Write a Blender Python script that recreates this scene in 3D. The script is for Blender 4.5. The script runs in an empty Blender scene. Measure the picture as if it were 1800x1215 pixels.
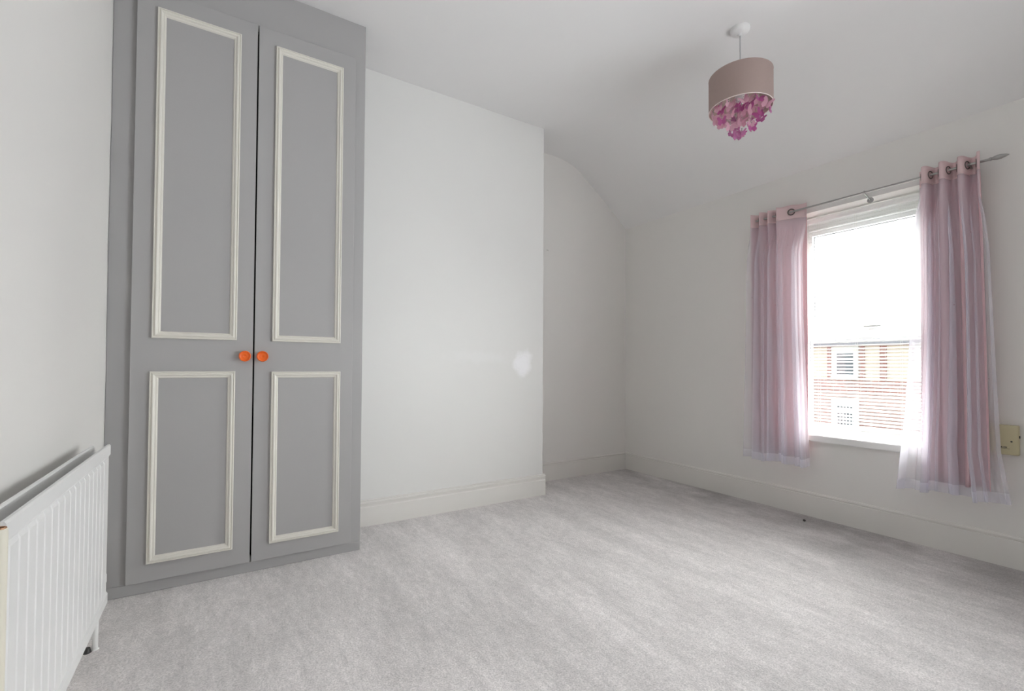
import bpy, bmesh, math, random
from math import sin, cos, pi, radians, sqrt
from mathutils import Vector, Matrix

S = bpy.context.scene
COL = S.collection
rnd = random.Random(7)

# ---------------------------------------------------------------- camera
CAM = dict(loc=(-3.3895, -3.2647, 1.0), yaw=0.5599, pitch=0.019, roll=0.0056, f=816.2163, cx=896.36, cy=627.265)
cd = bpy.data.cameras.new('camera')
cam = bpy.data.objects.new('camera', cd)
COL.objects.link(cam)
S.camera = cam
_y, _p, _r = CAM['yaw'], CAM['pitch'], CAM['roll']
right = Vector((cos(_y), -sin(_y), 0)); fwd = Vector((sin(_y), cos(_y), 0)); up = Vector((0, 0, 1))
fw2 = fwd * cos(_p) + up * sin(_p); up2 = up * cos(_p) - fwd * sin(_p)
r3 = right * cos(_r) + up2 * sin(_r); up3 = up2 * cos(_r) - right * sin(_r)
M = Matrix((r3, up3, -fw2)).transposed().to_4x4()
M.translation = Vector(CAM['loc'])
cam.matrix_world = M
cd.sensor_fit = 'HORIZONTAL'; cd.sensor_width = 36.0
cd.lens = CAM['f'] / 1800 * 36
cd.shift_x = (900 - CAM['cx']) / 1800
cd.shift_y = (CAM['cy'] - 607.5) / 1800
cd.clip_start = 0.02; cd.clip_end = 300

# ---------------------------------------------------------------- world, light, exposure
w = bpy.data.worlds.new('overcast_sky'); S.world = w
w.use_nodes = True
nt = w.node_tree; nt.nodes.clear()
wo = nt.nodes.new('ShaderNodeOutputWorld'); bg = nt.nodes.new('ShaderNodeBackground')
tc = nt.nodes.new('ShaderNodeTexCoord'); sx = nt.nodes.new('ShaderNodeSeparateXYZ')
rmp = nt.nodes.new('ShaderNodeValToRGB')
rmp.color_ramp.elements[0].position = 0.0; rmp.color_ramp.elements[0].color = (0.96, 0.98, 1.0, 1)
rmp.color_ramp.elements[1].position = 0.7; rmp.color_ramp.elements[1].color = (0.80, 0.86, 0.95, 1)
nt.links.new(tc.outputs['Generated'], sx.inputs[0]); nt.links.new(sx.outputs['Z'], rmp.inputs[0])
nt.links.new(rmp.outputs[0], bg.inputs[0]); bg.inputs[1].default_value = 1.9
nt.links.new(bg.outputs[0], wo.inputs[0])
pl = bpy.data.lights.new('window_portal', 'AREA'); pl.shape = 'RECTANGLE'; pl.size = 0.74; pl.size_y = 1.52
pl.cycles.is_portal = True
po = bpy.data.objects.new('window_portal', pl); COL.objects.link(po)
po.location = (0.345, -1.905, 1.30); po.rotation_euler = (radians(90), 0, radians(90))
# very wide sun lamp added above the houses opposite to brighten the room
sd = bpy.data.lights.new('fill_sun', 'SUN'); sd.energy = 66.0; sd.angle = radians(115); sd.color = (1.0, 0.985, 0.96)
sn = bpy.data.objects.new('fill_sun', sd); COL.objects.link(sn)
sn.rotation_euler = Vector((-cos(radians(34)) * cos(radians(8)), -cos(radians(34)) * sin(radians(8)), -sin(radians(34)))).to_track_quat('-Z', 'Y').to_euler()
# fill lamps added unseen behind the camera (right), towards chimney breast and ceiling
def fill_light(name, loc, d, size, spread, energy):
    a = bpy.data.lights.new(name, 'AREA'); a.size = size; a.energy = energy; a.spread = radians(spread); a.color = (0.925, 0.97, 1.0)
    o = bpy.data.objects.new(name, a); COL.objects.link(o); o.location = loc
    o.rotation_euler = Vector(d).to_track_quat('-Z', 'Y').to_euler(); return a
fill_light('fill_light', (-0.35, -4.0, 1.2), (-.75, .6, .10), 1.2, 105, 16.8)
fill_light('ceiling_fill_light', (-1.2, -4.2, 0.9), (-.4, .8, .7), 1.0, 100, 9.0)
S.view_settings.view_transform = 'Standard'; S.view_settings.look = 'None'
S.view_settings.gamma = 1.0; S.view_settings.use_curve_mapping = False
S.view_settings.exposure = 0.19
try:
    S.cycles.max_bounces = 16; S.cycles.diffuse_bounces = 10; S.cycles.transparent_max_bounces = 24
    S.cycles.transmission_bounces = 12; S.cycles.sample_clamp_indirect = 0.0; S.cycles.caustics_reflective = False
except Exception:
    pass

# ---------------------------------------------------------------- materials
def mat(name, col, rough=0.6, spec=0.5, metal=0.0, bump=0.0, bscale=40.0, var=0.0, vscale=3.0, transl=0.0, sheen=0.0):
    m = bpy.data.materials.new(name); m.use_nodes = True
    t = m.node_tree; b = t.nodes['Principled BSDF']
    b.inputs['Base Color'].default_value = (*col, 1); b.inputs['Roughness'].default_value = rough
    b.inputs['Metallic'].default_value = metal; b.inputs['Specular IOR Level'].default_value = spec
    tcn = t.nodes.new('ShaderNodeTexCoord')
    if var > 0:
        n = t.nodes.new('ShaderNodeTexNoise'); n.inputs['Scale'].default_value = vscale; n.inputs['Detail'].default_value = 5
        t.links.new(tcn.outputs['Object'], n.inputs['Vector'])
        mx = t.nodes.new('ShaderNodeMix'); mx.data_type = 'RGBA'
        mx.inputs[6].default_value = (*[c * (1 - var) for c in col], 1); mx.inputs[7].default_value = (*[min(1, c * (1 + var)) for c in col], 1)
        t.links.new(n.outputs['Fac'], mx.inputs[0]); t.links.new(mx.outputs[2], b.inputs['Base Color'])
    if bump > 0:
        n = t.nodes.new('ShaderNodeTexNoise'); n.inputs['Scale'].default_value = bscale; n.inputs['Detail'].default_value = 4
        t.links.new(tcn.outputs['Object'], n.inputs['Vector'])
        bp = t.nodes.new('ShaderNodeBump'); bp.inputs['Strength'].default_value = bump; bp.inputs['Distance'].default_value = 0.004
        t.links.new(n.outputs['Fac'], bp.inputs['Height']); t.links.new(bp.outputs[0], b.inputs['Normal'])
    if transl > 0:
        out = t.nodes['Material Output']; tr = t.nodes.new('ShaderNodeBsdfTranslucent'); tr.inputs[0].default_value = (*col, 1)
        ms = t.nodes.new('ShaderNodeMixShader'); ms.inputs[0].default_value = transl
        t.links.new(b.outputs[0], ms.inputs[1]); t.links.new(tr.outputs[0], ms.inputs[2]); t.links.new(ms.outputs[0], out.inputs['Surface'])
    return m

def see_through(name, col, transp, transl=0.5, rough=0.6, tcol=(1, 1, 1), gloss=0.0):
    m = bpy.data.materials.new(name); m.use_nodes = True
    t = m.node_tree; t.nodes.clear(); out = t.nodes.new('ShaderNodeOutputMaterial')
    tp = t.nodes.new('ShaderNodeBsdfTransparent'); tp.inputs[0].default_value = (*tcol, 1)
    df = t.nodes.new('ShaderNodeBsdfDiffuse'); df.inputs[0].default_value = (*col, 1)
    tl = t.nodes.new('ShaderNodeBsdfTranslucent'); tl.inputs[0].default_value = (*col, 1)
    m1 = t.nodes.new('ShaderNodeMixShader'); m1.inputs[0].default_value = transl
    m2 = t.nodes.new('ShaderNodeMixShader'); m2.inputs[0].default_value = 1 - transp
    t.links.new(df.outputs[0], m1.inputs[1]); t.links.new(tl.outputs[0], m1.inputs[2])
    t.links.new(tp.outputs[0], m2.inputs[1]); t.links.new(m1.outputs[0], m2.inputs[2])
    last = m2
    if gloss > 0:
        g = t.nodes.new('ShaderNodeBsdfGlossy'); g.inputs['Roughness'].default_value = rough
        m3 = t.nodes.new('ShaderNodeMixShader'); m3.inputs[0].default_value = gloss
        t.links.new(m2.outputs[0], m3.inputs[1]); t.links.new(g.outputs[0], m3.inputs[2]); last = m3
    t.links.new(last.outputs[0], out.inputs['Surface'])
    return m

WALL = mat('wall_paint', (0.775, 0.762, 0.74), 0.55, 0.35, bump=0.06, bscale=60, var=0.015, vscale=2.2)
CEIL = mat('ceiling_paint', (0.79, 0.785, 0.785), 0.8, 0.2, bump=0.05, bscale=50, var=0.012, vscale=1.5)
SKIRT = mat('skirting_gloss', (0.755, 0.74, 0.71), 0.35, 0.5, bump=0.04, bscale=25, var=0.03, vscale=4)
GREY = mat('wardrobe_grey', (0.385, 0.38, 0.38), 0.45, 0.4, bump=0.03, bscale=80, var=0.02, vscale=3)
CREAM = mat('moulding_cream', (0.72, 0.70, 0.64), 0.4, 0.5, var=0.03, vscale=8)
ORANGE = mat('orange_plastic', (0.83, 0.14, 0.012), 0.3, 0.5)
DARK = mat('dark_interior', (0.02, 0.02, 0.02), 0.9, 0.1)
RAD = mat('radiator_enamel', (0.80, 0.80, 0.795), 0.35, 0.5)
UPVC = mat('white_upvc', (0.86, 0.87, 0.87), 0.3, 0.5)
SILLM = mat('sill_gloss', (0.82, 0.82, 0.81), 0.3, 0.5)
GASK = mat('grey_gasket', (0.12, 0.12, 0.13), 0.6)
SLAT = mat('blind_slat', (0.74, 0.75, 0.75), 0.4, 0.4, transl=0.2)
CORDW = mat('blind_cord', (0.75, 0.75, 0.72), 0.8)
METAL = mat('brushed_nickel', (0.42, 0.41, 0.40), 0.32, 0.5, metal=1.0)
DMETAL = mat('dark_eyelet', (0.16, 0.14, 0.13), 0.3, 0.5, metal=1.0)
PINK = mat('pink_cotton', (0.76, 0.555, 0.58), 0.85, 0.1, bump=0.15, bscale=300, transl=0.16)
PINKH = mat('pink_header', (0.78, 0.60, 0.61), 0.85, 0.1, bump=0.15, bscale=300, transl=0.12)
SHEER = see_through('white_voile', (0.88, 0.87, 0.94), 0.62, 0.45)
HEM = see_through('voile_hem', (0.86, 0.86, 0.92), 0.45, 0.45)
GLASS = see_through('window_glass', (0.8, 0.8, 0.8), 0.985, 0.0, rough=0.0, tcol=(0.97, 0.985, 0.98), gloss=0.05)
SHADE = mat('taupe_shade', (0.42, 0.325, 0.30), 0.9, 0.1, bump=0.1, bscale=400, var=0.04, vscale=60, transl=0.12)
LINER = mat('shade_liner', (0.58, 0.46, 0.42), 0.8, 0.1, transl=0.1)
WPLAS = mat('white_plastic', (0.80, 0.80, 0.80), 0.3, 0.5)
CORDG = mat('grey_flex', (0.42, 0.42, 0.43), 0.5)
BPALE = see_through('pale_pink_acrylic', (0.88, 0.60, 0.70), 0.30, 0.4, rough=0.2, tcol=(1, .85, .92), gloss=0.05)
BMAG = see_through('magenta_acrylic', (0.68, 0.22, 0.50), 0.18, 0.4, rough=0.2, tcol=(.9, .5, .8), gloss=0.05)
BMAU = see_through('mauve_acrylic', (0.72, 0.34, 0.58), 0.22, 0.4, rough=0.2, tcol=(.95, .7, .9), gloss=0.05)
BEADM = see_through('clear_bead', (0.85, 0.82, 0.80), 0.45, 0.4, rough=0.1, gloss=0.25)
BOXM = mat('yellowed_plastic', (0.56, 0.51, 0.33), 0.45, 0.4, var=0.03, vscale=10)
BLACKM = mat('black_print', (0.04, 0.04, 0.04), 0.6)
GEM = mat('dull_gem', (0.30, 0.22, 0.24), 0.25)
COPPER = mat('old_copper', (0.42, 0.24, 0.14), 0.45, 0.5, metal=0.8)
PIPEC = mat('cream_pipe', (0.76, 0.73, 0.63), 0.4)

# glossier filler patch on the chimney paint, window reflection and streak painted in whiter
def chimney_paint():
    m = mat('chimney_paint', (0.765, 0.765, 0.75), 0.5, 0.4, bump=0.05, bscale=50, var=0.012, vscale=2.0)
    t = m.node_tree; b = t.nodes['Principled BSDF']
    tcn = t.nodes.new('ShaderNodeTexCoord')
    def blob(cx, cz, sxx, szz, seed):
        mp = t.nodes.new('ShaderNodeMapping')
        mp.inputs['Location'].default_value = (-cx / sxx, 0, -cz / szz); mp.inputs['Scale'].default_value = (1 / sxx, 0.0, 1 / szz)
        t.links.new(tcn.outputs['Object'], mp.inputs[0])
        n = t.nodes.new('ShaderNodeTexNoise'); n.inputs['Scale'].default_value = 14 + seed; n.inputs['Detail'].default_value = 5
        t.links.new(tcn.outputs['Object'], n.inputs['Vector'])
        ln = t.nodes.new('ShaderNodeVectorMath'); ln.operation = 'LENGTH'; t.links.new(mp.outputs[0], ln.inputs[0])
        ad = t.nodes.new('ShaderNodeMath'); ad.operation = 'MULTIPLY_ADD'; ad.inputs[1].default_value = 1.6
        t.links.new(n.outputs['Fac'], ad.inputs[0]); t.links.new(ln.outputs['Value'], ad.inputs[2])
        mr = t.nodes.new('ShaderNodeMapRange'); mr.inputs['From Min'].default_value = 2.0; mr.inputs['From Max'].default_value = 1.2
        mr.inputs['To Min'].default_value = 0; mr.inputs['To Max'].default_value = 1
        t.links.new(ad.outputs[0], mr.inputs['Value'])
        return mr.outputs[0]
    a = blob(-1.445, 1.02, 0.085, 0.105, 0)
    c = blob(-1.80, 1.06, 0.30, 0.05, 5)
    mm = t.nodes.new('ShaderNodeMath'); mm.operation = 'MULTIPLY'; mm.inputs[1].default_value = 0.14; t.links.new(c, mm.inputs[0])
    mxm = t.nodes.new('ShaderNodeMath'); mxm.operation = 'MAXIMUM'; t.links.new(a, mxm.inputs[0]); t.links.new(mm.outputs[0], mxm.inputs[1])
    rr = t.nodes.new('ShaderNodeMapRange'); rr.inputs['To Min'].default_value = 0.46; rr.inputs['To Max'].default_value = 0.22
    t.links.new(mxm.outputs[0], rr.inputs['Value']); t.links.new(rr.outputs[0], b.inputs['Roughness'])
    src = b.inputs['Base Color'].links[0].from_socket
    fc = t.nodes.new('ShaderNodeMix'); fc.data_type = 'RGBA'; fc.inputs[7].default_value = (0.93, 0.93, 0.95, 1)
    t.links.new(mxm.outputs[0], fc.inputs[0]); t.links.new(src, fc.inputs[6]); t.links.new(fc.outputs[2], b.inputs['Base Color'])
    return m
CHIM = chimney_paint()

def carpet():
    m = bpy.data.materials.new('carpet_pile'); m.use_nodes = True
    t = m.node_tree; b = t.nodes['Principled BSDF']
    L = t.links.new
    b.inputs['Roughness'].default_value = 0.95; b.inputs['Specular IOR Level'].default_value = 0.1
    b.inputs['Sheen Weight'].default_value = 0.25; b.inputs['Sheen Roughness'].default_value = 0.5
    tcn = t.nodes.new('ShaderNodeTexCoord')
    def noise(scale, stretch=(1, 1, 1), detail=4, rot=0, rough=0.5):
        mp = t.nodes.new('ShaderNodeMapping'); mp.inputs['Scale'].default_value = stretch; mp.inputs['Rotation'].default_value = (0, 0, rot)
        L(tcn.outputs['Object'], mp.inputs[0])
        n = t.nodes.new('ShaderNodeTexNoise'); n.inputs['Scale'].default_value = scale; n.inputs['Detail'].default_value = detail
        n.inputs['Roughness'].default_value = rough
        L(mp.outputs[0], n.inputs['Vector']); return n.outputs['Fac']
    def ramp(v, a, c, ca, cb):
        r = t.nodes.new('ShaderNodeMapRange'); r.inputs['From Min'].default_value = a; r.inputs['From Max'].default_value = c
        r.inputs['To Min'].default_value = ca; r.inputs['To Max'].default_value = cb; L(v, r.inputs['Value']); return r.outputs[0]
    def mul(x, y):
        q = t.nodes.new('ShaderNodeMath'); q.operation = 'MULTIPLY'; L(x, q.inputs[0]); L(y, q.inputs[1]); return q.outputs[0]
    streak = mul(ramp(noise(7.5, (1.0, 0.22, 1), 5, 0.05, 0.6), 0.32, 0.68, 0.88, 1.09), ramp(noise(34, (1.0, 0.38, 1), 6, -0.06, 0.65), 0.30, 0.70, 0.88, 1.10))
    patch = ramp(noise(2.0, (1, 0.7, 1), 4), 0.3, 0.7, 0.90, 1.07)
    fine = ramp(noise(150, (1, 1, 1), 4, 0, 0.75), 0.34, 0.66, 0.76, 1.24)
    mid = ramp(noise(55, (1, 0.8, 1), 3, 0, 0.6), 0.3, 0.7, 0.92, 1.07)
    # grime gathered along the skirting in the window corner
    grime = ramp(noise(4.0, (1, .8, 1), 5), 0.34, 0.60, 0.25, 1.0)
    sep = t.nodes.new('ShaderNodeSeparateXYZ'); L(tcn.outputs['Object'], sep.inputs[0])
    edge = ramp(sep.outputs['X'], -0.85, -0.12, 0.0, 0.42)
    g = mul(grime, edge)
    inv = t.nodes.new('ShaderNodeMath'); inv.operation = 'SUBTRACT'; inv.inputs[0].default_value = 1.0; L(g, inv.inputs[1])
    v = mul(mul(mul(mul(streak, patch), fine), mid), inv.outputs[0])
    mx = t.nodes.new('ShaderNodeMix'); mx.data_type = 'RGBA'; mx.blend_type = 'MULTIPLY'; mx.inputs[0].default_value = 1
    mx.inputs[6].default_value = (0.80, 0.765, 0.765, 1); L(v, mx.inputs[7]); L(mx.outputs[2], b.inputs['Base Color'])
    h = t.nodes.new('ShaderNodeMath'); h.operation = 'ADD'; L(fine, h.inputs[0]); L(streak, h.inputs[1])
    bp = t.nodes.new('ShaderNodeBump'); bp.inputs['Strength'].default_value = 0.6; bp.inputs['Distance'].default_value = 0.006
    L(h.outputs[0], bp.inputs['Height']); L(bp.outputs[0], b.inputs['Normal'])
    return m
CARPET = carpet()

# ---------------------------------------------------------------- mesh helpers
class MB:
    def __init__(s): s.v = []; s.f = []
    def add(s, vs, fs):
        o = len(s.v); s.v += [tuple(v) for v in vs]; s.f += [tuple(i + o for i in f) for f in fs]; return s
    def box(s, x0, x1, y0, y1, z0, z1):
        v = [(x, y, z) for z in (z0, z1) for y in (y0, y1) for x in (x0, x1)]
        return s.add(v, [(0, 2, 3, 1), (4, 5, 7, 6), (0, 1, 5, 4), (1, 3, 7, 5), (3, 2, 6, 7), (2, 0, 4, 6)])
    def tube(s, p0, p1, r0, r1=None, n=16, caps=True):
        r1 = r0 if r1 is None else r1
        p0 = Vector(p0); p1 = Vector(p1); d = (p1 - p0).normalized()
        a = d.orthogonal().normalized(); b = d.cross(a)
        v = [p0 + (a * cos(2 * pi * i / n) + b * sin(2 * pi * i / n)) * r0 for i in range(n)]
        v += [p1 + (a * cos(2 * pi * i / n) + b * sin(2 * pi * i / n)) * r1 for i in range(n)]
        f = [(i, (i + 1) % n, n + (i + 1) % n, n + i) for i in range(n)]
        if caps: f += [tuple(reversed(range(n))), tuple(range(n, 2 * n))]
        return s.add(v, f)
    def lathe(s, c, axis, prof, n=32):
        """prof: (radius, distance along axis)"""
        c = Vector(c); d = Vector(axis).normalized(); a = d.orthogonal().normalized(); b = d.cross(a)
        v = []
        for r, h in prof:
            r = max(r, 1e-5)
            v += [c + d * h + (a * cos(2 * pi * i / n) + b * sin(2 * pi * i / n)) * r for i in range(n)]
        f = []
        for k in range(len(prof) - 1):
            for i in range(n):
                j = (i + 1) % n
                f.append((k * n + i, k * n + j, (k + 1) * n + j, (k + 1) * n + i))
        return s.add(v, f)
    def torus(s, c, axis, R, r, n=28, m=10):
        c = Vector(c); d = Vector(axis).normalized(); a = d.orthogonal().normalized(); b = d.cross(a)
        v = []
        for i in range(n):
            u = a * cos(2 * pi * i / n) + b * sin(2 * pi * i / n)
            v += [c + u * (R + r * cos(2 * pi * j / m)) + d * (r * sin(2 * pi * j / m)) for j in range(m)]
        f = [(i * m + j, ((i + 1) % n) * m + j, ((i + 1) % n) * m + (j + 1) % m, i * m + (j + 1) % m) for i in range(n) for j in range(m)]
        return s.add(v, f)
    def prism(s, poly, axis, a0, a1):
        """poly in the two other axes (cyclic order), extruded along axis"""
        def P(u, v, t):
            return (t, u, v) if axis == 'x' else ((u, t, v) if axis == 'y' else (u, v, t))
        n = len(poly)
        v = [P(u, w_, a0) for u, w_ in poly] + [P(u, w_, a1) for u, w_ in poly]
        f = [(i, (i + 1) % n, n + (i + 1) % n, n + i) for i in range(n)] + [tuple(reversed(range(n))), tuple(range(n, 2 * n))]
        return s.add(v, f)
    def build(s, name, m, parent=None, bevel=0, smooth=False, seg=2, origin=None):
        me = bpy.data.meshes.new(name)
        vs = s.v
        if origin is not None: vs = [(x - origin[0], y - origin[1], z - origin[2]) for x, y, z in vs]
        me.from_pydata(vs, [], s.f)
        bm = bmesh.new(); bm.from_mesh(me); bmesh.ops.recalc_face_normals(bm, faces=bm.faces); bm.to_mesh(me); bm.free()
        me.materials.append(m)
        o = bpy.data.objects.new(name, me); COL.objects.link(o)
        if origin is not None: o.location = origin
        if parent is not None: put(o, parent)
        if bevel > 0:
            md = o.modifiers.new('bevel', 'BEVEL'); md.width = bevel; md.segments = seg; md.limit_method = 'ANGLE'; md.angle_limit = radians(35)
        if smooth:
            for p in me.polygons: p.use_smooth = True
            try: me.set_sharp_from_angle(angle=radians(40))
            except Exception: pass
        return o

def wpos(o):
    p = Vector(o.location)
    while o.parent: o = o.parent; p += Vector(o.location)
    return p
def put(o, parent):
    p = wpos(parent)
    o.parent = parent; o.location = Vector(o.location) - p
def tag(o, label=None, cat=None, group=None, kind=None):
    if label: o['label'] = label
    if cat: o['category'] = cat
    if group: o['group'] = group
    if kind: o['kind'] = kind
    return o
def empty(name, loc, label=None, cat=None, group=None, kind=None):
    o = bpy.data.objects.new(name, None); o.empty_display_size = 0.1; o.location = loc; COL.objects.link(o)
    return tag(o, label, cat, group, kind)
def copy_to(o, parent, loc):
    c = o.copy(); COL.objects.link(c); c.parent = None; c.location = loc; put(c, parent); return c

# ================================================================ STRUCTURE
XL, YB, H = -3.794, -4.75, 2.866          # left wall, wall behind the camera, ceiling
CX0, CX1, CY = -2.755, -1.248, -0.335     # chimney breast
O0, O1, OZ0, OZ1 = -2.27, -1.54, 0.55, 2.05   # window opening

tag(MB().box(XL - 0.2, 0.0, YB - 0.2, 0.2, -0.25, 0.0).build('floor', CARPET), kind='structure', label='grey mauve pile carpet with brushed streaks', cat='floor')
# ceiling: flat, then a rounded break and a slope down to the window wall
prof = [(XL - 0.2, H), (-1.02, H), (-0.93, H - .001), (-0.86, H - .004), (-0.79, H - .011), (-0.73, H - .022), (-0.67, H - .040), (-0.62, H - .062), (-0.56, H - .100), (-0.46, 2.70), (-0.30, 2.585), (0.0, 2.352), (0.0, H + .25), (XL - .2, H + .25)]
ce = MB().prism(prof, 'y', YB - 0.2, 0.2).build('ceiling', CEIL, smooth=True)
tag(ce, kind='structure', label='white ceiling with a sloped part above the window wall', cat='ceiling')
tag(MB().box(XL - 0.2, XL, YB, 0.2, 0, H).build('wall_left', WALL), kind='structure', label='plain white wall behind the radiator', cat='wall')
tag(MB().box(XL, 0.35, 0.0, 0.2, 0, H).build('wall_back', WALL), kind='structure', label='white alcove wall between chimney breast and window wall', cat='wall')
tag(MB().box(XL, 0.35, YB - 0.2, YB, 0, H).build('wall_front', WALL), kind='structure', label='plain white wall behind the viewer', cat='wall')
wr = MB()
wr.box(0, 0.35, YB, O0, 0, H + .25).box(0, 0.35, O1, 0.0, 0, H + .25).box(0, 0.35, O0, O1, 0, OZ0 - .04).box(0, 0.35, O0, O1, OZ1, H + .25)
tag(wr.build('wall_right', WALL), kind='structure', label='white wall with the sash window opening', cat='wall')
tag(MB().box(CX0, CX1, CY, 0.0, 0, H).build('wall_chimney', CHIM, bevel=0.003), kind='structure', label='projecting white chimney breast with a shiny filler patch and painted-in window sheen', cat='wall')

# skirting boards: plank, torus, small cove and a thin lip
def skirt_prof(h, big=True):
    t = 0.016
    if big:
        return [(0, 0), (t, 0), (t, h - .048), (t - .001, h - .045), (t - .005, h - .043), (t - .006, h - .038), (t - .003, h - .030), (t + .002, h - .020), (t + .003, h - .015), (t + .002, h - .012), (t - .006, h - .010), (t - .006, h - .002), (t - .009, h), (0, h)]
    return [(0, 0), (t, 0), (t, h - .024), (t - .003, h - .021), (t - .006, h - .020), (t - .003, h - .016), (t - .002, h - .009), (t - .006, h - .002), (t - .010, h), (0, h)]
def skirting(name, p0, p1, nrm, h, big, label, ext0=0, ext1=0):
    p0 = Vector((*p0, 0)); p1 = Vector((*p1, 0)); n = Vector((*nrm, 0)); d = (p1 - p0).normalized()
    p0 = p0 - d * ext0; p1 = p1 + d * ext1
    pr = skirt_prof(h, big); v = []
    for q in (p0, p1): v += [q + n * a + Vector((0, 0, b)) for a, b in pr]
    k = len(pr)
    f = [(i, (i + 1) % k, k + (i + 1) % k, k + i) for i in range(k)] + [tuple(range(k)), tuple(reversed(range(k, 2 * k)))]
    return tag(MB().add(v, f).build(name, SKIRT), kind='structure', label=label, cat='skirting')
skirting('baseboard_right', (0, -0.0), (0, YB), (-1, 0), 0.161, False, 'white skirting board under the window')
skirting('baseboard_back', (CX1 + .002, 0), (-0.012, 0), (0, -1), 0.161, False, 'short white skirting board in the alcove')
skirting('baseboard_chimney', (-2.728, CY), (CX1 + .017, CY), (0, -1), 0.161, True, 'white moulded skirting board along the chimney breast')
skirting('baseboard_side', (CX1, CY - .0), (CX1, -0.017), (1, 0), 0.161, True, 'white skirting return on the side of the chimney breast')
skirting('baseboard_left', (XL, YB), (XL, -0.71), (1, 0), 0.161, True, 'white skirting board behind the radiator')
skirting('baseboard_front', (XL + .02, YB), (-0.02, YB), (0, 1), 0.161, True, 'white skirting board on the wall behind the viewer')

# ---------------------------------------------------------------- window
win = empty('window_1', (0.2, (O0 + O1) / 2, OZ0), 'white plastic framed window with a top light above a fixed pane', 'window', kind='structure')
ZT0, ZT1 = 1.195, 1.245      # transom
def ring(x0, x1, y0, y1, z0, z1, b, bt=None, bb=None):
    bt = b if bt is None else bt; bb = b if bb is None else bb
    return MB().box(x0, x1, y0, y0 + b, z0, z1).box(x0, x1, y1 - b, y1, z0, z1).box(x0, x1, y0 + b, y1 - b, z1 - bt, z1).box(x0, x1, y0 + b, y1 - b, z0, z0 + bb)
fr = ring(0.20, 0.27, O0, O1, OZ0, OZ1, 0.034, 0.075, 0.04)
fr.box(0.20, 0.27, O0 + .034, O1 - .034, ZT0, ZT1)
fro = fr.build('window_frame', UPVC, win, bevel=0.004)
sash = ring(0.185, 0.25, O0 + .028, O1 - .028, ZT1 - .008, OZ1 - .068, 0.046, 0.050, 0.062)
sash.box(0.178, 0.186, O0 + .036, O1 - .036, OZ1 - .085, OZ1 - .078)
so = sash.build('sash', UPVC, win, bevel=0.006)
ring(0.214, 0.222, O0 + .072, O1 - .072, ZT1 + .052, OZ1 - .116, 0.005).build('gasket', GASK, so)
ring(0.205, 0.225, O0 + .033, O1 - .033, OZ0 + .038, ZT0 + .001, 0.008).build('glazing_bead', UPVC, win, bevel=0.002)
ring(0.216, 0.224, O0 + .040, O1 - .040, OZ0 + .045, ZT0 - .006, 0.004).build('gasket', GASK, win)
MB().box(0.219, 0.223, O0 + .070, O1 - .070, ZT1 + .050, OZ1 - .114).build('glass', GLASS, so)
MB().box(0.220, 0.224, O0 + .038, O1 - .038, OZ0 + .042, ZT0 - .002).build('glass', GLASS, win)
hd = MB().box(0.172, 0.186, -1.985, -1.925, ZT1 + .016, ZT1 + .032); hd.box(0.155, 0.170, -2.02, -1.945, ZT1 + .019, ZT1 + .029); hd.box(0.165, 0.180, -1.965, -1.947, ZT1 + .019, ZT1 + .029)
hd.build('handle', METAL, so, bevel=0.003)
sl = MB().prism([(-.032, .507), (0.0, .507), (0.0, .51), (.20, .51), (.20, .55), (-.028, .55), (-.033, .545), (-.034, .512)], 'y', O0 - .0, O1 + .0)
slo = sl.build('window_sill', SILLM, win)
MB().box(0.24, 0.43, O0, O1, OZ0 - .07, OZ0 - .002).build('outer_sill', UPVC, win, bevel=0.005)

# ================================================================ OUTSIDE
BRICK = bpy.data.materials.new('red_brick'); BRICK.use_nodes = True
def brickify(m, c1, c2, mort, scale=1.0):
    t = m.node_tree; b = t.nodes['Principled BSDF']; b.inputs['Roughness'].default_value = 0.9
    tcn = t.nodes.new('ShaderNodeTexCoord'); mp = t.nodes.new('ShaderNodeMapping'); mp.inputs['Rotation'].default_value = (0, 0, 0)
    cb = t.nodes.new('ShaderNodeCombineXYZ'); sp = t.nodes.new('ShaderNodeSeparateXYZ')
    t.links.new(tcn.outputs['Object'], sp.inputs[0]); t.links.new(sp.outputs['Y'], cb.inputs[0]); t.links.new(sp.outputs['Z'], cb.inputs[1])
    br = t.nodes.new('ShaderNodeTexBrick'); br.inputs['Scale'].default_value = 1.0
    br.inputs['Brick Width'].default_value = .225; br.inputs['Row Height'].default_value = .075; br.inputs['Mortar Size'].default_value = .008
    br.inputs['Color1'].default_value = (*c1, 1); br.inputs['Color2'].default_value = (*c2, 1); br.inputs['Mortar'].default_value = (*mort, 1)
    t.links.new(cb.outputs[0], br.inputs['Vector']); t.links.new(br.outputs['Color'], b.inputs['Base Color'])
brickify(BRICK, (0.34, 0.135, 0.10), (0.28, 0.11, 0.085), (0.42, 0.38, 0.33))
PALEB = bpy.data.materials.new('pale_brick'); PALEB.use_nodes = True
brickify(PALEB, (0.66, 0.57, 0.44), (0.60, 0.50, 0.38), (0.62, 0.57, 0.50))
MIDB = bpy.data.materials.new('weathered_brick'); MIDB.use_nodes = True
brickify(MIDB, (0.40, 0.23, 0.19), (0.34, 0.19, 0.155), (0.38, 0.34, 0.30))
STONE = mat('pale_stone', (0.70, 0.68, 0.62), 0.85)
SLATE = mat('roof_slate', (0.22, 0.22, 0.24), 0.7, var=0.15, vscale=6)
HGLASS = mat('house_glass', (0.06, 0.08, 0.09), 0.08, 0.6)
ROAD = mat('street_asphalt', (0.10, 0.10, 0.10), 0.9, var=0.08, vscale=2)
PAVE = mat('pavement_concrete', (0.16, 0.16, 0.155), 0.9, var=0.05, vscale=3)

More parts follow.
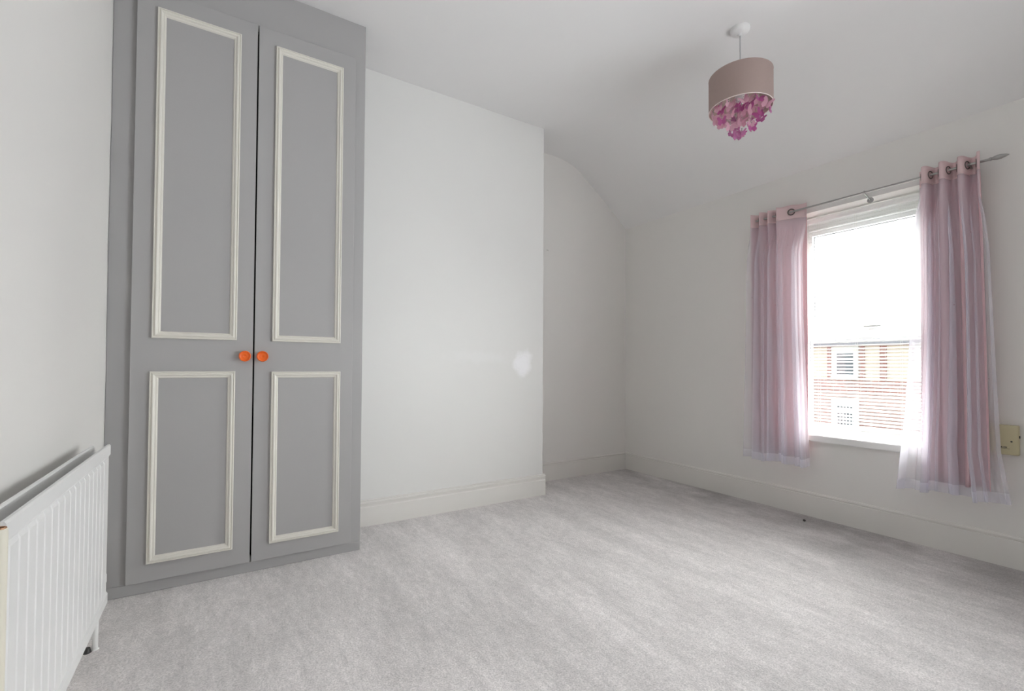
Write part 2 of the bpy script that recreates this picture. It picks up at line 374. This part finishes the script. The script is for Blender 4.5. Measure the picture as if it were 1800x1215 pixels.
K = (17 + 3.39) / (14 + 3.39); HX = 17.0; GZ = -3.6
def Y(y): return -3.265 + (y + 3.265) * K
def Z(z): return 1 + (z - 1) * K
tag(MB().box(3.5, 13.5, -60, 60, GZ - .3, GZ).build('road', ROAD), kind='structure', label='street surface between the houses', cat='road')
tag(MB().box(13.5, HX + 8, -60, 60, GZ - .3, GZ + .12).build('pavement', PAVE), kind='structure', label='pavement in front of the opposite houses', cat='pavement')
tag(MB().box(0.36, 3.5, -60, 60, GZ - .3, GZ + .12).build('pavement', PAVE), kind='structure', label='pavement below the window', cat='pavement')

def house(y0, y1, flip, label):
    h = empty('terraced_house', (HX, (y0 + y1) / 2, GZ + .12), label, 'house')
    def P(name, m, x0, x1, a, b, c, d, parent=None, bev=0):
        return MB().box(x0, x1, min(a, b), max(a, b), c, d).build(name, m, parent or h, bevel=bev)
    zb, zt = Z(0.19), Z(0.58)
    P('lower_wall', MIDB, HX, HX + 6, y0, y1, GZ + .12, zb)
    P('brick_band', BRICK, HX - .03, HX + 6, y0, y1, zb, zt)
    P('upper_wall', PALEB, HX, HX + 6, y0, y1, zt, Z(1.78))
    P('eaves_band', BRICK, HX - .04, HX, y0, y1, Z(1.67), Z(1.73))
    g = MB().tube((HX - .28, y0, Z(1.79)), (HX - .28, y1, Z(1.79)), .07, n=10).build('gutter', GASK, h)
    rf = MB().prism([(HX - .35, Z(1.80)), (HX + 3, Z(3.1)), (HX + 6.35, Z(1.80)), (HX + 6.35, Z(1.80) - .08), (HX - .35, Z(1.80) - .08)], 'y', y0, y1).build('roof', SLATE, h)
    ch = MB().box(HX + 2.5, HX + 3.4, y0 + .1, y0 + 1.0, Z(2.9), Z(2.9) + 1.6).build('chimney', MIDB, h)
    for k in range(2):
        MB().lathe((HX + 2.75 + .4 * k, y0 + .55, Z(2.9) + 1.6), (0, 0, 1), [(.12, 0), (.10, .3), (.12, .32), (.08, .33), (.08, 0)], 12).build('chimney_pot', BRICK, ch)
    def window(yc, c, d, wdt, bars=False):
        a, b = yc - wdt / 2, yc + wdt / 2
        P('window_surround', STONE, HX - .06, HX + .02, a - .12, a, c - .05, d + .22); P('window_surround', STONE, HX - .06, HX + .02, b, b + .12, c - .05, d + .22)
        P('lintel', STONE, HX - .07, HX + .02, a, b, d, d + .22); P('house_sill', STONE, HX - .12, HX + .02, a - .12, b + .12, c - .14, c - .0)
        MB().box(HX - .02, HX + .01, a, b, c, d).build('pane', HGLASS, h)
        f = ring(HX - .04, HX - .02, a, b, c, d, .05); f.box(HX - .045, HX - .02, a, b, c + (d - c) * .70 - .03, c + (d - c) * .70 + .03)
        fo = f.build('house_window', UPVC, h)
        if bars:
            for i in range(6):
                yy = a + (b - a) * (i + .7) / 6.4
                MB().box(HX - .048, HX - .046 + .006, yy - .015, yy + .015, c, d).build('blind_strip', UPVC, fo)
    s = -1 if flip else 1
    yc = (y0 + y1) / 2
    return h, P, window
# the house in view: its windows stand where the photograph shows them
h, P, window = house(Y(0.2), Y(6.0), False, 'brick terraced house with two white framed windows seen through the blind')
window(Y(3.79), Z(0.72), Z(1.50), .66)
window(Y(3.80), Z(-0.93), Z(-0.20), .68, True)
for a, b in ((4.31, 4.20), (3.38, 3.24), (2.84, 2.67)):
    P('brick_quoin', BRICK, HX - .05, HX + .01, Y(a), Y(b), Z(0.58), Z(1.67))
window(Y(1.6), Z(0.72), Z(1.50), .66)
window(Y(5.4), Z(-1.3), Z(-0.30), .9)
P('front_door', DARK, HX - .03, HX + .01, Y(1.2), Y(2.0), GZ + .12, GZ + 2.2)
h, P, window = house(Y(-5.8), Y(0.2) - .01, True, 'brick terraced house beyond the right edge of the window')
for yy in (-1.2, -4.0):
    window(Y(yy), Z(0.72), Z(1.50), .7); window(Y(yy), Z(-1.0), Z(-0.2), .9)
h, P, window = house(Y(6.0) + .01, Y(12.0), True, 'brick terraced house beyond the left edge of the window')
for yy in (7.4, 10.2):
    window(Y(yy), Z(0.72), Z(1.50), .7); window(Y(yy), Z(-1.0), Z(-0.2), .9)

# ================================================================ WARDROBE
wd = empty('wardrobe', (-3.26, -0.69, 0), 'tall grey fitted wardrobe with two panelled doors beside the chimney breast', 'wardrobe')
WX0, WX1, WY = XL + .001, -2.728, -0.691
D0, DM0, DM1, D1, DZ0, DZ1 = -3.7128, -3.2512, -3.2445, -2.7846, 0.054, 2.6565
fm = MB().box(WX0, D0 + .02, WY, WY + .02, .05, H - .001).box(D1 - .02, WX1, WY, WY + .02, .05, H - .001).box(D0 + .02, D1 - .02, WY, WY + .02, DZ1 - .02, H - .001).box(D0 + .02, D1 - .02, WY, WY + .02, .05, DZ0 + .02)
fm.build('face_frame', GREY, wd)
MB().box(WX0, WX1 - .0, WY - .004, WY + .02, 0.0, .05).build('plinth', GREY, wd, bevel=.003)
MB().box(WX1 - .02, WX1, WY + .02, CY - .001, 0.0, H - .001).build('side_panel', GREY, wd)
MB().box(WX0, WX1 - .02, CY - .012, CY - .001, 0.0, H - .001).build('back_panel', DARK, wd)
MB().box(D0 + .02, D1 - .02, WY + .03, CY - .02, DZ0 + .0, DZ0 + .02).build('base_board', DARK, wd)
# painted edge where the grey laps unevenly on to the white wall
pe = MB(); pv = []; pf = []
n = 90
for i in range(n + 1):
    z = H * i / n
    wdt = .010 + .004 * sin(z * 5.1) + .003 * sin(z * 17 + 1) + rnd.uniform(-.0015, .0015)
    pv += [(WX0 + .0004, WY - wdt, z), (WX0 + .0004, WY, z)]
for i in range(n): pf.append((2 * i, 2 * i + 1, 2 * i + 3, 2 * i + 2))
pe.add(pv, pf); pe.build('paint_edge', GREY, wd)

def door(x0, x1, panels, knobx, label):
    y1, y0 = WY - .0006, WY - .0225
    d = MB().box(x0, x1, y0, y1, DZ0, DZ1).build('door', GREY, wd, bevel=.0015, origin=((x0 + x1) / 2, WY, DZ0))
    for (a, b, c, e) in panels:
        # stepped picture-frame moulding swept round a mitred rectangle
        pr = [(0, 0), (0, .011), (.0015, .0135), (.005, .0140), (.0065, .0105), (.0085, .0105), (.0105, .0150), (.014, .0165), (.0180, .0145), (.0205, .0085), (.0225, .0075), (.0255, .0080), (.0285, .0055), (.030, .002), (.031, 0)]
        v = []; k = len(pr)
        for (cx, cz, sx_, sz_) in ((a, c, 1, 1), (b, c, -1, 1), (b, e, -1, -1), (a, e, 1, -1)):
            v += [(cx + sx_ * p, y0 - q, cz + sz_ * p) for p, q in pr]
        f = [(s_ * k + i, s_ * k + i + 1, ((s_ + 1) % 4) * k + i + 1, ((s_ + 1) % 4) * k + i) for s_ in range(4) for i in range(k - 1)]
        MB().add(v, f).build('panel_moulding', CREAM, d)
    kn = MB().lathe((knobx, y0, 1.0375), (0, -1, 0), [(0, 0), (.011, 0), (.010, .006), (.0095, .014), (.016, .018), (.0235, .021), (.0258, .026), (.0250, .0305), (.0225, .0325), (.0205, .0315), (.0190, .0275), (.0172, .0265), (.010, .0270), (.006, .0268), (.0035, .0245), (0, .0245)], 40)
    kn.build('knob', ORANGE, d, smooth=True)
    return d
d1 = door(D0, DM0, [(-3.640, -3.319, 1.112, 2.576), (-3.644, -3.323, .133, .966)], -3.2855, '')
d2 = door(DM1, D1, [(-3.170, -2.849, 1.112, 2.577), (-3.171, -2.848, .129, .964)], -3.2116, '')

# ================================================================ RADIATOR
rd = empty('radiator', (-3.73, -1.65, 0.18), 'white ribbed double panel radiator on the left wall', 'radiator')
RY0, RY1, RZ0, RZ1 = -2.105, -1.178, 0.180, 0.722
def rad_panel(xf, thick, name, ribs=True):
    # vertical ribs: profile across y extruded up z, with flat rims top and bottom
    rim = .046
    mb = MB()
    pitch = .0505; xs = []
    y = RY0 + .018
    pts = [(RY0 + .004, xf - .004)]
    while y + pitch < RY1 - .012:
        pts += [(y, xf - .0028), (y + .003, xf + .0002), (y + pitch - .007, xf + .0002), (y + pitch - .004, xf - .0028)]
        y += pitch
    pts += [(RY1 - .004, xf - .004)]
    zs = [RZ0 + rim - .006, RZ0 + rim + .004, RZ1 - rim - .004, RZ1 - rim + .006]
    v = []
    for zi, z in enumerate(zs):
        for (yy, xx) in pts:
            v.append((xf - .004 if zi in (0, 3) else xx, yy, z))
    k = len(pts)
    f = [(r * k + i, r * k + i + 1, (r + 1) * k + i + 1, (r + 1) * k + i) for r in range(3) for i in range(k - 1)]
    if ribs: mb.add(v, f)
    mb2 = MB()
    # rims
    top = [(xf - thick, RZ1 - rim), (xf - thick, RZ1 - .004), (xf - thick + .003, RZ1), (xf - .003, RZ1), (xf, RZ1 - .004), (xf, RZ1 - rim + .012), (xf - .004, RZ1 - rim + .005), (xf - .005, RZ1 - rim)]
    bot = [(a, RZ0 + RZ1 - b) for a, b in top]
    mb.prism(top, 'y', RY0, RY1); mb.prism(bot, 'y', RY0, RY1)
    mb.box(xf - thick, xf - .005, RY0 + .002, RY1 - .002, RZ0 + rim - .002, RZ1 - rim + .002)
    return mb.build(name, RAD, rd, bevel=0)
rad_panel(-3.700, .012, 'front_panel')
RZ1b = RZ1
rad_panel(-3.742, .010, 'rear_panel', False)
for yy in (RY0 + .03, RY1 - .03):
    for zz in (RZ1 - .03, RZ0 + .03):
        MB().tube((-3.752, yy, zz), (-3.706, yy, zz), .011, n=14).build('header_pipe', RAD, rd, smooth=True)
for yy in (RY0 + .2, RY1 - .2):
    MB().box(XL + .001, -3.753, yy - .02, yy + .02, RZ0 + .06, RZ1 - .08).build('wall_bracket', RAD, rd)
vp = MB().tube((-3.741, -1.107, 0.0), (-3.741, -1.107, .245), .0085, n=16)
vp.build('supply_pipe', RAD, rd, smooth=True)
vb = MB().lathe((-3.728, -1.112, .225), (0, 0, 1), [(0, 0), (.013, 0), (.015, .005), (.015, .030), (.012, .036), (.012, .060), (.0, .062)], 18)
vb.tube((-3.728, -1.112, .244), (-3.728, -1.182, .244), .009, n=14)
vb.build('valve', RAD, rd, smooth=True)
MB().lathe((-3.741, -1.107, 0.0), (0, 0, 1), [(.0, .003), (.0105, .003), (.0115, 0)], 18).build('pipe_collar', RAD, rd)
MB().tube((-3.760, -1.118, 0.0), (-3.760, -1.118, .016), .012, .008, n=12).build('floor_grommet', BLACKM, rd)
# cream tail pipe with an open copper end at the near edge
tp = MB().lathe((-3.7035, RY0 - .0165, .0), (0, 0, 1), [(.0, 0.0), (.0105, 0.0), (.0105, .706), (.0100, .714), (.0088, .715)], 24)
tpo = tp.build('tail_pipe', PIPEC, rd, smooth=True)
MB().lathe((-3.7035, RY0 - .0165, .715), (0, 0, 1), [(.0089, 0), (.0085, .0022), (.0065, .0022), (.0060, -.012), (0, -.012)], 24).build('pipe_end', COPPER, tpo, smooth=True)

# ================================================================ BLIND
BX = 0.125
bl = empty('venetian_blind', (BX, -1.905, OZ1), 'white slatted venetian blind lowered over the window', 'blind')
B0, B1 = -2.258, -1.552
MB().box(BX - .018, BX + .018, B0, B1, 2.004, 2.032).box(BX - .022, BX - .018, B0, B1, 2.020, 2.036).build('headrail', UPVC, bl, bevel=.002)
MB().box(BX - .013, BX + .013, B0, B1, .583, .598).build('bottom_rail', UPVC, bl, bevel=.003)
T = radians(20)
cs = []
for i in range(7):
    a = (i / 6 - .5) * .025
    h_ = .0016 * (1 - (2 * a / .025) ** 2)
    cs.append((a * cos(T), a * sin(T) + h_))
sv = []; sf = []
for yy in (B0 + .003, B1 - .003):
    for u, v_ in cs: sv.append((u, yy, v_))
for i in range(6): sf.append((i, i + 1, 8 + i, 7 + i))
z = .615; first = None
while z < 1.998:
    if first is None:
        first = MB().add(sv, sf).build('slat', SLAT); first.location = (BX, 0, z); put(first, bl)
        for p in first.data.polygons: p.use_smooth = True
    else:
        c = first.copy(); COL.objects.link(c); c.location = first.location + Vector((0, 0, z - .615))
    z += .0221
for yy in (B0 + .12, (B0 + B1) / 2 - .0, B1 - .13):
    MB().tube((BX - .0132, yy, .590), (BX - .0132, yy, 2.01), .0005, n=5).tube((BX + .0132, yy, .590), (BX + .0132, yy, 2.01), .0005, n=5).build('ladder_cord', CORDW, bl)
MB().tube((BX - .024, B1 - .075, 1.05), (BX - .021, B1 - .075, 2.01), .0018, n=8).build('tilt_wand', CORDW, bl)

# ================================================================ CURTAIN ROD AND CURTAINS
RX, RZ = -0.085, 2.062
rod = empty('curtain_rod', (RX, -1.95, RZ), 'thin brushed metal curtain rod with a pointed finial above the window', 'curtain rod')
MB().tube((RX, -1.335, RZ), (RX, -2.575, RZ), .0062, n=18).build('pole', METAL, rod, smooth=True)
MB().lathe((RX, -2.572, RZ), (0, -1, 0), [(0.0065, 0), (.0085, .002), (.0085, .008), (.0065, .010), (.010, .020), (.0125, .030), (.0115, .044), (.007, .060), (.002, .070), (0, .072)], 24).build('finial', METAL, rod, smooth=True)
MB().lathe((RX, -1.338, RZ), (0, 1, 0), [(0.0065, 0), (.0085, .002), (.0085, .008), (0, .010)], 24).build('end_cap', METAL, rod, smooth=True)
for yy in (-2.033, -1.352, -2.500):
    b = MB().tube((RX, yy, RZ - .004), (-0.002, yy, RZ - .030), .0048, n=12)
    b.lathe((-0.0005, yy, RZ - .030), (-1, 0, 0), [(0, 0), (.017, 0), (.017, .003), (.010, .006), (0, .006)], 20)
    b.torus((RX, yy, RZ), (0, 1, 0), .0085, .0028, 20, 8)
    b.build('bracket', METAL, rod, smooth=True)

def lerp(a, b, t): return a + (b - a) * t
def pw(pts, t):
    for i in range(len(pts) - 1):
        if t <= pts[i + 1][0]:
            a, b = pts[i], pts[i + 1]; k = (t - a[0]) / (b[0] - a[0]); return lerp(a[1], b[1], k)
    return pts[-1][1]

def cloth(fn, us, zs, name, m, parent, solid=0):
    nu, nz = len(us), len(zs)
    v = [fn(u, z) for z in zs for u in us]
    f = [(r * nu + i, r * nu + i + 1, (r + 1) * nu + i + 1, (r + 1) * nu + i) for r in range(nz - 1) for i in range(nu - 1)]
    o = MB().add(v, f).build(name, m, parent)
    for p in o.data.polygons: p.use_smooth = True
    if solid:
        md = o.modifiers.new('solid', 'SOLIDIFY'); md.thickness = solid; md.offset = 0
    return o

def make_curtain(label, ytop, wave,  lin_bot, sheer_l, sheer_r, zlin, zsheer, seed, gems, ringu, zt=2.108, zh=2.012):
    """ytop=(left,right) along the rod; u runs 0..1 from the corner side to the viewer's right."""
    r = random.Random(seed)
    root = empty('curtain', (RX, (ytop[0] + ytop[1]) / 2, RZ), label, 'curtain', 'pink curtains under white voile at the window')
    A = .034
    def head(u, z):
        return (RX + A * wave(u), lerp(ytop[0], ytop[1], u), z + .0025 * sin(u * 23 + seed))
    US = [i / 200 for i in range(201)]
    cloth(head, US, [lerp(zh, zt, i / 6) for i in range(7)], 'header', PINKH, root, .003)
    ph1, ph2 = r.uniform(0, 6), r.uniform(0, 6)
    def lining(u, z):
        t = max(0.0, (zh - z) / (zh - zlin))
        y = lerp(lerp(ytop[0], ytop[1], u), lerp(lin_bot[0], lin_bot[1], u), t ** .8)
        a = A * (1 - .15 * t)
        x = RX + .004 + a * wave(u + .02 * t * sin(u * 9 + ph1)) + .006 * t * sin(u * 31 + ph2)
        y += .010 * t * sin(2 * pi * 5 * u + ph1)
        return (min(x, -.040), y, z + .006 * sin(u * 14 + ph2) * t)
    cloth(lining, US, [lerp(zh + .004, zlin, (i / 40)) for i in range(41)], 'lining', PINK, root, .002)
    comps = [(r.choice((3.5, 4.2)), .42, r.uniform(0, 6)), (r.choice((6.5, 7.3)), .34, r.uniform(0, 6)), (r.choice((11, 12)), .20, r.uniform(0, 6)), (r.choice((21, 23)), .09, r.uniform(0, 6)), (37, .03, 1.0)]
    def sheer(u, z, off=0.0):
        t = max(0, (zh - z) / (zh - zsheer))
        g = min(1, t / .16); g = g * g * (3 - 2 * g)
        yl, yr = pw(sheer_l, t), pw(sheer_r, t)
        y0 = lerp(ytop[0], ytop[1], u)
        y = lerp(y0, lerp(yl, yr, u), g)
        warp = .25 * t * sin(u * 5 + ph2)
        s = sum(a * sin(2 * pi * k * u + p + warp * (1 + i * .6)) for i, (k, a, p) in enumerate(comps))
        s2 = sum(a * cos(2 * pi * k * u + p * 1.3 + warp) for i, (k, a, p) in enumerate(comps))
        x = lerp(RX - .004 + A * wave(u), RX - .046 + .45 * A * wave(u) + (.020 + .016 * t) * s * 1.25, g)
        y += g * (.020 + .030 * t) * s2 * (.25 + .75 * sin(pi * min(1, max(0, u))) ** .5)
        zz = z + t * (.010 * sin(u * 11 + ph1) + .006 * sin(u * 29 + ph2))
        return (x - off, y, zz)
    UF = [i / 420 for i in range(421)]
    cloth(sheer, UF, [lerp(zh + .003, zsheer, i / 60) for i in range(61)], 'voile', SHEER, root)
    cloth(lambda u, z: sheer(u, z, .0015), UF, [lerp(zsheer + .052, zsheer - .001, i / 4) for i in range(5)], 'voile_hem', HEM, root)
    for u in ringu:
        p = Vector(head(u, RZ)); q = Vector(head(u + .002, RZ)); tdir = (q - p).normalized(); nrm = tdir.cross(Vector((0, 0, 1)))
        p.x = RX; p.z = RZ
        MB().torus(p, nrm, .0195, .0038, 28, 8).build('eyelet', DMETAL, root, smooth=True)
    for (u, z) in gems:
        p = Vector(sheer(u, z)); MB().lathe(p, (-1, -.3, 0), [(.0026, 0), (.0020, .0014), (0, .0022)], 8).build('gem', GEM, root)
    return root

def wave_left(u):
    u = max(0.0, min(1.0, u))
    def raw(q):
        q = max(0.0, min(1.0, q))
        if q < .52:
            k = (q / .52 * 3) % 1
            return -1 + 2 * k / .72 if k < .72 else 1 - 2 * (k - .72) / .28
        return -1 + 2 * min(1, (q - .52) / .44)
    return sum(raw(u + d * .006) for d in (-2, -1, 0, 1, 2)) / 5
def wave_right(u):
    v = sin(2 * pi * 3.5 * u + pi / 2)
    return math.tanh(1.4 * v) / math.tanh(1.4)
make_curtain('short pink curtain with white voile overlay, left of the window', (-1.340, -1.690), wave_left, (-1.345, -1.700),
             [(0, -1.340), (.4, -1.332), (1, -1.318)], [(0, -1.690), (.4, -1.695), (1, -1.728)], .402, .352, 3,
             [(.75, 1.83), (.5, 1.60), (.05, 1.50), (.5, 1.43), (.7, 1.43), (.45, .85), (.45, .70)], (.765, .145, .32, .49))
make_curtain('short pink curtain with white voile overlay, right of the window', (-2.285, -2.545), wave_right, (-2.285, -2.570),
             [(0, -2.275), (.45, -2.262), (.75, -2.235), (1, -2.190)], [(0, -2.545), (.25, -2.578), (.6, -2.592), (.85, -2.605), (1, -2.640)], .385, .335, 11,
             [(.8, 1.70), (.6, 1.50), (.5, 1.33), (.8, 1.33), (.9, .95)], [(k + .5) / 7 for k in range(7)])

# ================================================================ PENDANT LAMP
LX, LY = -0.980, -1.792
lp = empty('pendant_lamp', (LX, LY, H), 'hanging drum lampshade in dusty taupe with pink butterflies dangling below', 'lamp')
MB().lathe((LX, LY, H - .0005), (0, 0, -1), [(0, 0), (.050, 0), (.050, .006), (.048, .014), (.044, .022), (.036, .028), (.012, .031), (.007, .040), (0, .040)], 40).build('ceiling_rose', WPLAS, lp, smooth=True)
MB().tube((LX, LY, H - .030), (LX, LY, 2.56), .0030, n=10).build('flex', CORDG, lp)
R, Z1, Z0 = .160, 2.5975, 2.4156
sh = MB().lathe((LX, LY, Z0), (0, 0, 1), [(R, 0), (R, Z1 - Z0), (R - .0015, Z1 - Z0), (R - .0015, 0), (R, 0)], 96).build('shade', SHADE, lp, smooth=True)
MB().lathe((LX, LY, Z0), (0, 0, 1), [(R - .002, 0.001), (R - .002, Z1 - Z0 - .001)], 96).build('shade_liner', LINER, sh, smooth=True)
MB().torus((LX, LY, Z0), (0, 0, 1), R - .0006, .0020, 96, 8).build('rim', mat('rim_tape', (0.80, 0.70, 0.68), 0.6), sh, smooth=True)
MB().torus((LX, LY, Z1), (0, 0, 1), R - .0006, .0014, 96, 8).build('rim', SHADE, sh, smooth=True)
sp = MB()
for k in range(3):
    a = k * 2 * pi / 3 + .4; sp.tube((LX + .02 * cos(a), LY + .02 * sin(a), Z1 - .02), (LX + (R - .002) * cos(a), LY + (R - .002) * sin(a), Z1 - .002), .0015, n=6)
sp.torus((LX, LY, Z1 - .02), (0, 0, 1), .021, .002, 20, 6).build('shade_spider', METAL, lp)
MB().lathe((LX, LY, Z1 - .03), (0, 0, -1), [(0, -.02), (.012, -.02), (.019, 0), (.019, .04), (.014, .045), (0, .045)], 24).build('lamp_holder', WPLAS, lp, smooth=True)
MB().lathe((LX, LY, Z1 - .075), (0, 0, -1), [(.012, 0), (.014, .01), (.027, .035), (.029, .05), (.024, .066), (.010, .077), (0, .079)], 24).build('bulb', WPLAS, lp, smooth=True)
def ringmesh(rad, z): return MB().torus((LX, LY, z), (0, 0, 1), rad, .0012, 48, 6)
ringmesh(R - .02, Z0 + .012).torus((LX, LY, Z0 + .012), (0, 0, 1), .085, .0012, 40, 6).torus((LX, LY, Z0 + .012), (0, 0, 1), .035, .0012, 24, 6).build('hanging_ring', METAL, lp)

def wing_outline(k=1.0):
    # upper then lower wing of one side, scalloped
    pts = [(0, .004), (.004, .012), (.010, .019), (.017, .0235), (.0225, .023), (.0245, .018), (.0230, .012), (.0185, .006), (.0165, .002),
           (.0195, -.003), (.0205, -.009), (.0180, -.014), (.0145, -.0145), (.0125, -.019), (.0085, -.0195), (.0045, -.014), (.0015, -.008), (0, -.006)]
    return [(a * k, b * k) for a, b in pts]
def butterfly_mesh():
    mb = MB(); th = .0008; fold = radians(24)
    for s in (1, -1):
        o = wing_outline(); nn = len(o)
        # triangle-friendly: strip from body line
        top = [(s * a * cos(fold), b, a * sin(fold) + th) for a, b in o]; bot = [(s * a * cos(fold), b, a * sin(fold)) for a, b in o]
        f = [tuple(range(0, 9)) + (17,), (8,) + tuple(range(9, 18))]
        f2 = [tuple(reversed([i + nn for i in q])) for q in f]
        sd = [(i, (i + 1) % nn, nn + (i + 1) % nn, nn + i) for i in range(nn)]
        mb.add(top + bot, f + f2 + sd)
    mb.tube((0, -.012, .001), (0, .014, .001), .0012, .0008, 6)
    return mb
base = {}
for m_, nm in ((BPALE, 'pale'), (BMAG, 'mag'), (BMAU, 'mau')):
    bo = butterfly_mesh().build('butterfly', m_); bo.location = (0, 0, 0); base[nm] = bo.data; COL.objects.unlink(bo); bpy.data.objects.remove(bo)
strands = []
for ringr, nstr, zlow, per in ((.136, 12, 2.394, 1), (.100, 8, 2.350, 2), (.060, 6, 2.306, 2), (.018, 3, 2.272, 3)):
    for k in range(nstr):
        a = 2 * pi * (k + rnd.uniform(-.15, .15)) / nstr + ringr * 9
        strands.append((LX + ringr * cos(a), LY + ringr * sin(a), zlow + rnd.uniform(-.006, .008), per, a))
th = MB(); beads = MB()
def bead(c, r):
    c = Vector(c)
    v = [c + Vector(d) * r for d in ((1, 0, 0), (-1, 0, 0), (0, 1, 0), (0, -1, 0), (0, 0, 1), (0, 0, -1))]
    beads.add(v, [(0, 2, 4), (2, 1, 4), (1, 3, 4), (3, 0, 4), (2, 0, 5), (1, 2, 5), (3, 1, 5), (0, 3, 5)])
for (x, y, zl, per, a) in strands:
    th.tube((x, y, zl), (x, y, Z0 + .012), .0004, n=4)
    L_ = (Z0 - .004) - zl
    for q in range(per):
        z_ = zl + L_ * q / max(1, per - 1)
        nm = rnd.choice(['pale'] * 6 + ['mau'] * 2 + ['mag'] * 3)
        o = bpy.data.objects.new('butterfly', base[nm]); COL.objects.link(o)
        o.location = (x + rnd.uniform(-.004, .004), y + rnd.uniform(-.004, .004), z_)
        s_ = rnd.uniform(1.05, 1.3); o.scale = (s_, s_, s_)
        face = -0.97 if rnd.random() < .8 else rnd.uniform(0, 6.28)      # most hang with their wings spread across the room
        o.rotation_euler = (radians(90) + rnd.uniform(-.55, .15), rnd.uniform(-.6, .6), face + rnd.uniform(-.6, .6))
        put(o, lp)
        for e_ in range(2): bead((x, y, z_ + .020 + .010 * e_), .0042)
th.build('thread', CORDW, lp)
bo = beads.build('clear_beads', BEADM, lp); bo['kind'] = 'stuff'

# ================================================================ SMALL THINGS
bx = empty('control_box', (0, -2.600, .64), 'small yellowed plastic control box on the wall beside the right curtain', 'control box')
MB().box(-.034, -.0005, -2.650, -2.530, .566, .714).build('cover', BOXM, bx, bevel=.004)
MB().tube((-.034, -2.626, .634), (-.0352, -2.626, .634), .0042, n=12).build('indicator', BLACKM, bx)
lb = MB(); xx = -2.572
for i in range(9):
    wd_ = rnd.uniform(.0025, .005); lb.box(-.0346, -.0338, xx - wd_, xx, .6005, .6005 + rnd.choice((.0045, .0065))); xx -= wd_ + .0012
lb.box(-.0346, -.0338, -2.620, -2.560, .5965, .5978)
lb.build('printed_label', BLACKM, bx)
MB().box(-.024, -.014, -2.6535, -2.6495, .652, .664).build('side_button', BLACKM, bx, bevel=.001)

dbv = MB(); dc = Vector((-.157, -1.714, .006)); 
vv = []; ff = []
for i in range(4):
    for j in range(7):
        a = 2 * pi * j / 7; rr = .008 * sin(pi * (i + .6) / 4.4) * rnd.uniform(.75, 1.2)
        vv.append(dc + Vector((rr * cos(a), rr * 1.2 * sin(a), -.0065 + .0042 * i)))
for i in range(3):
    for j in range(7): ff.append((i * 7 + j, i * 7 + (j + 1) % 7, (i + 1) * 7 + (j + 1) % 7, (i + 1) * 7 + j))
ff += [tuple(range(7)), tuple(range(21, 28))]
tag(dbv.add(vv, ff).build('fluff_ball', mat('dark_fluff', (.05, .045, .04), .95)), 'tiny dark ball of fluff on the carpet near the window wall skirting', 'debris')
hk = MB().tube((-.969, -.0005, 2.013), (-.969, -.010, 2.013), .002, n=8).tube((-.969, -.010, 2.013), (-.955, -.012, 2.006), .0016, .0010, n=8)
tag(hk.build('picture_hook', METAL), 'tiny bent nail in the alcove wall beside the chimney breast', 'hook')
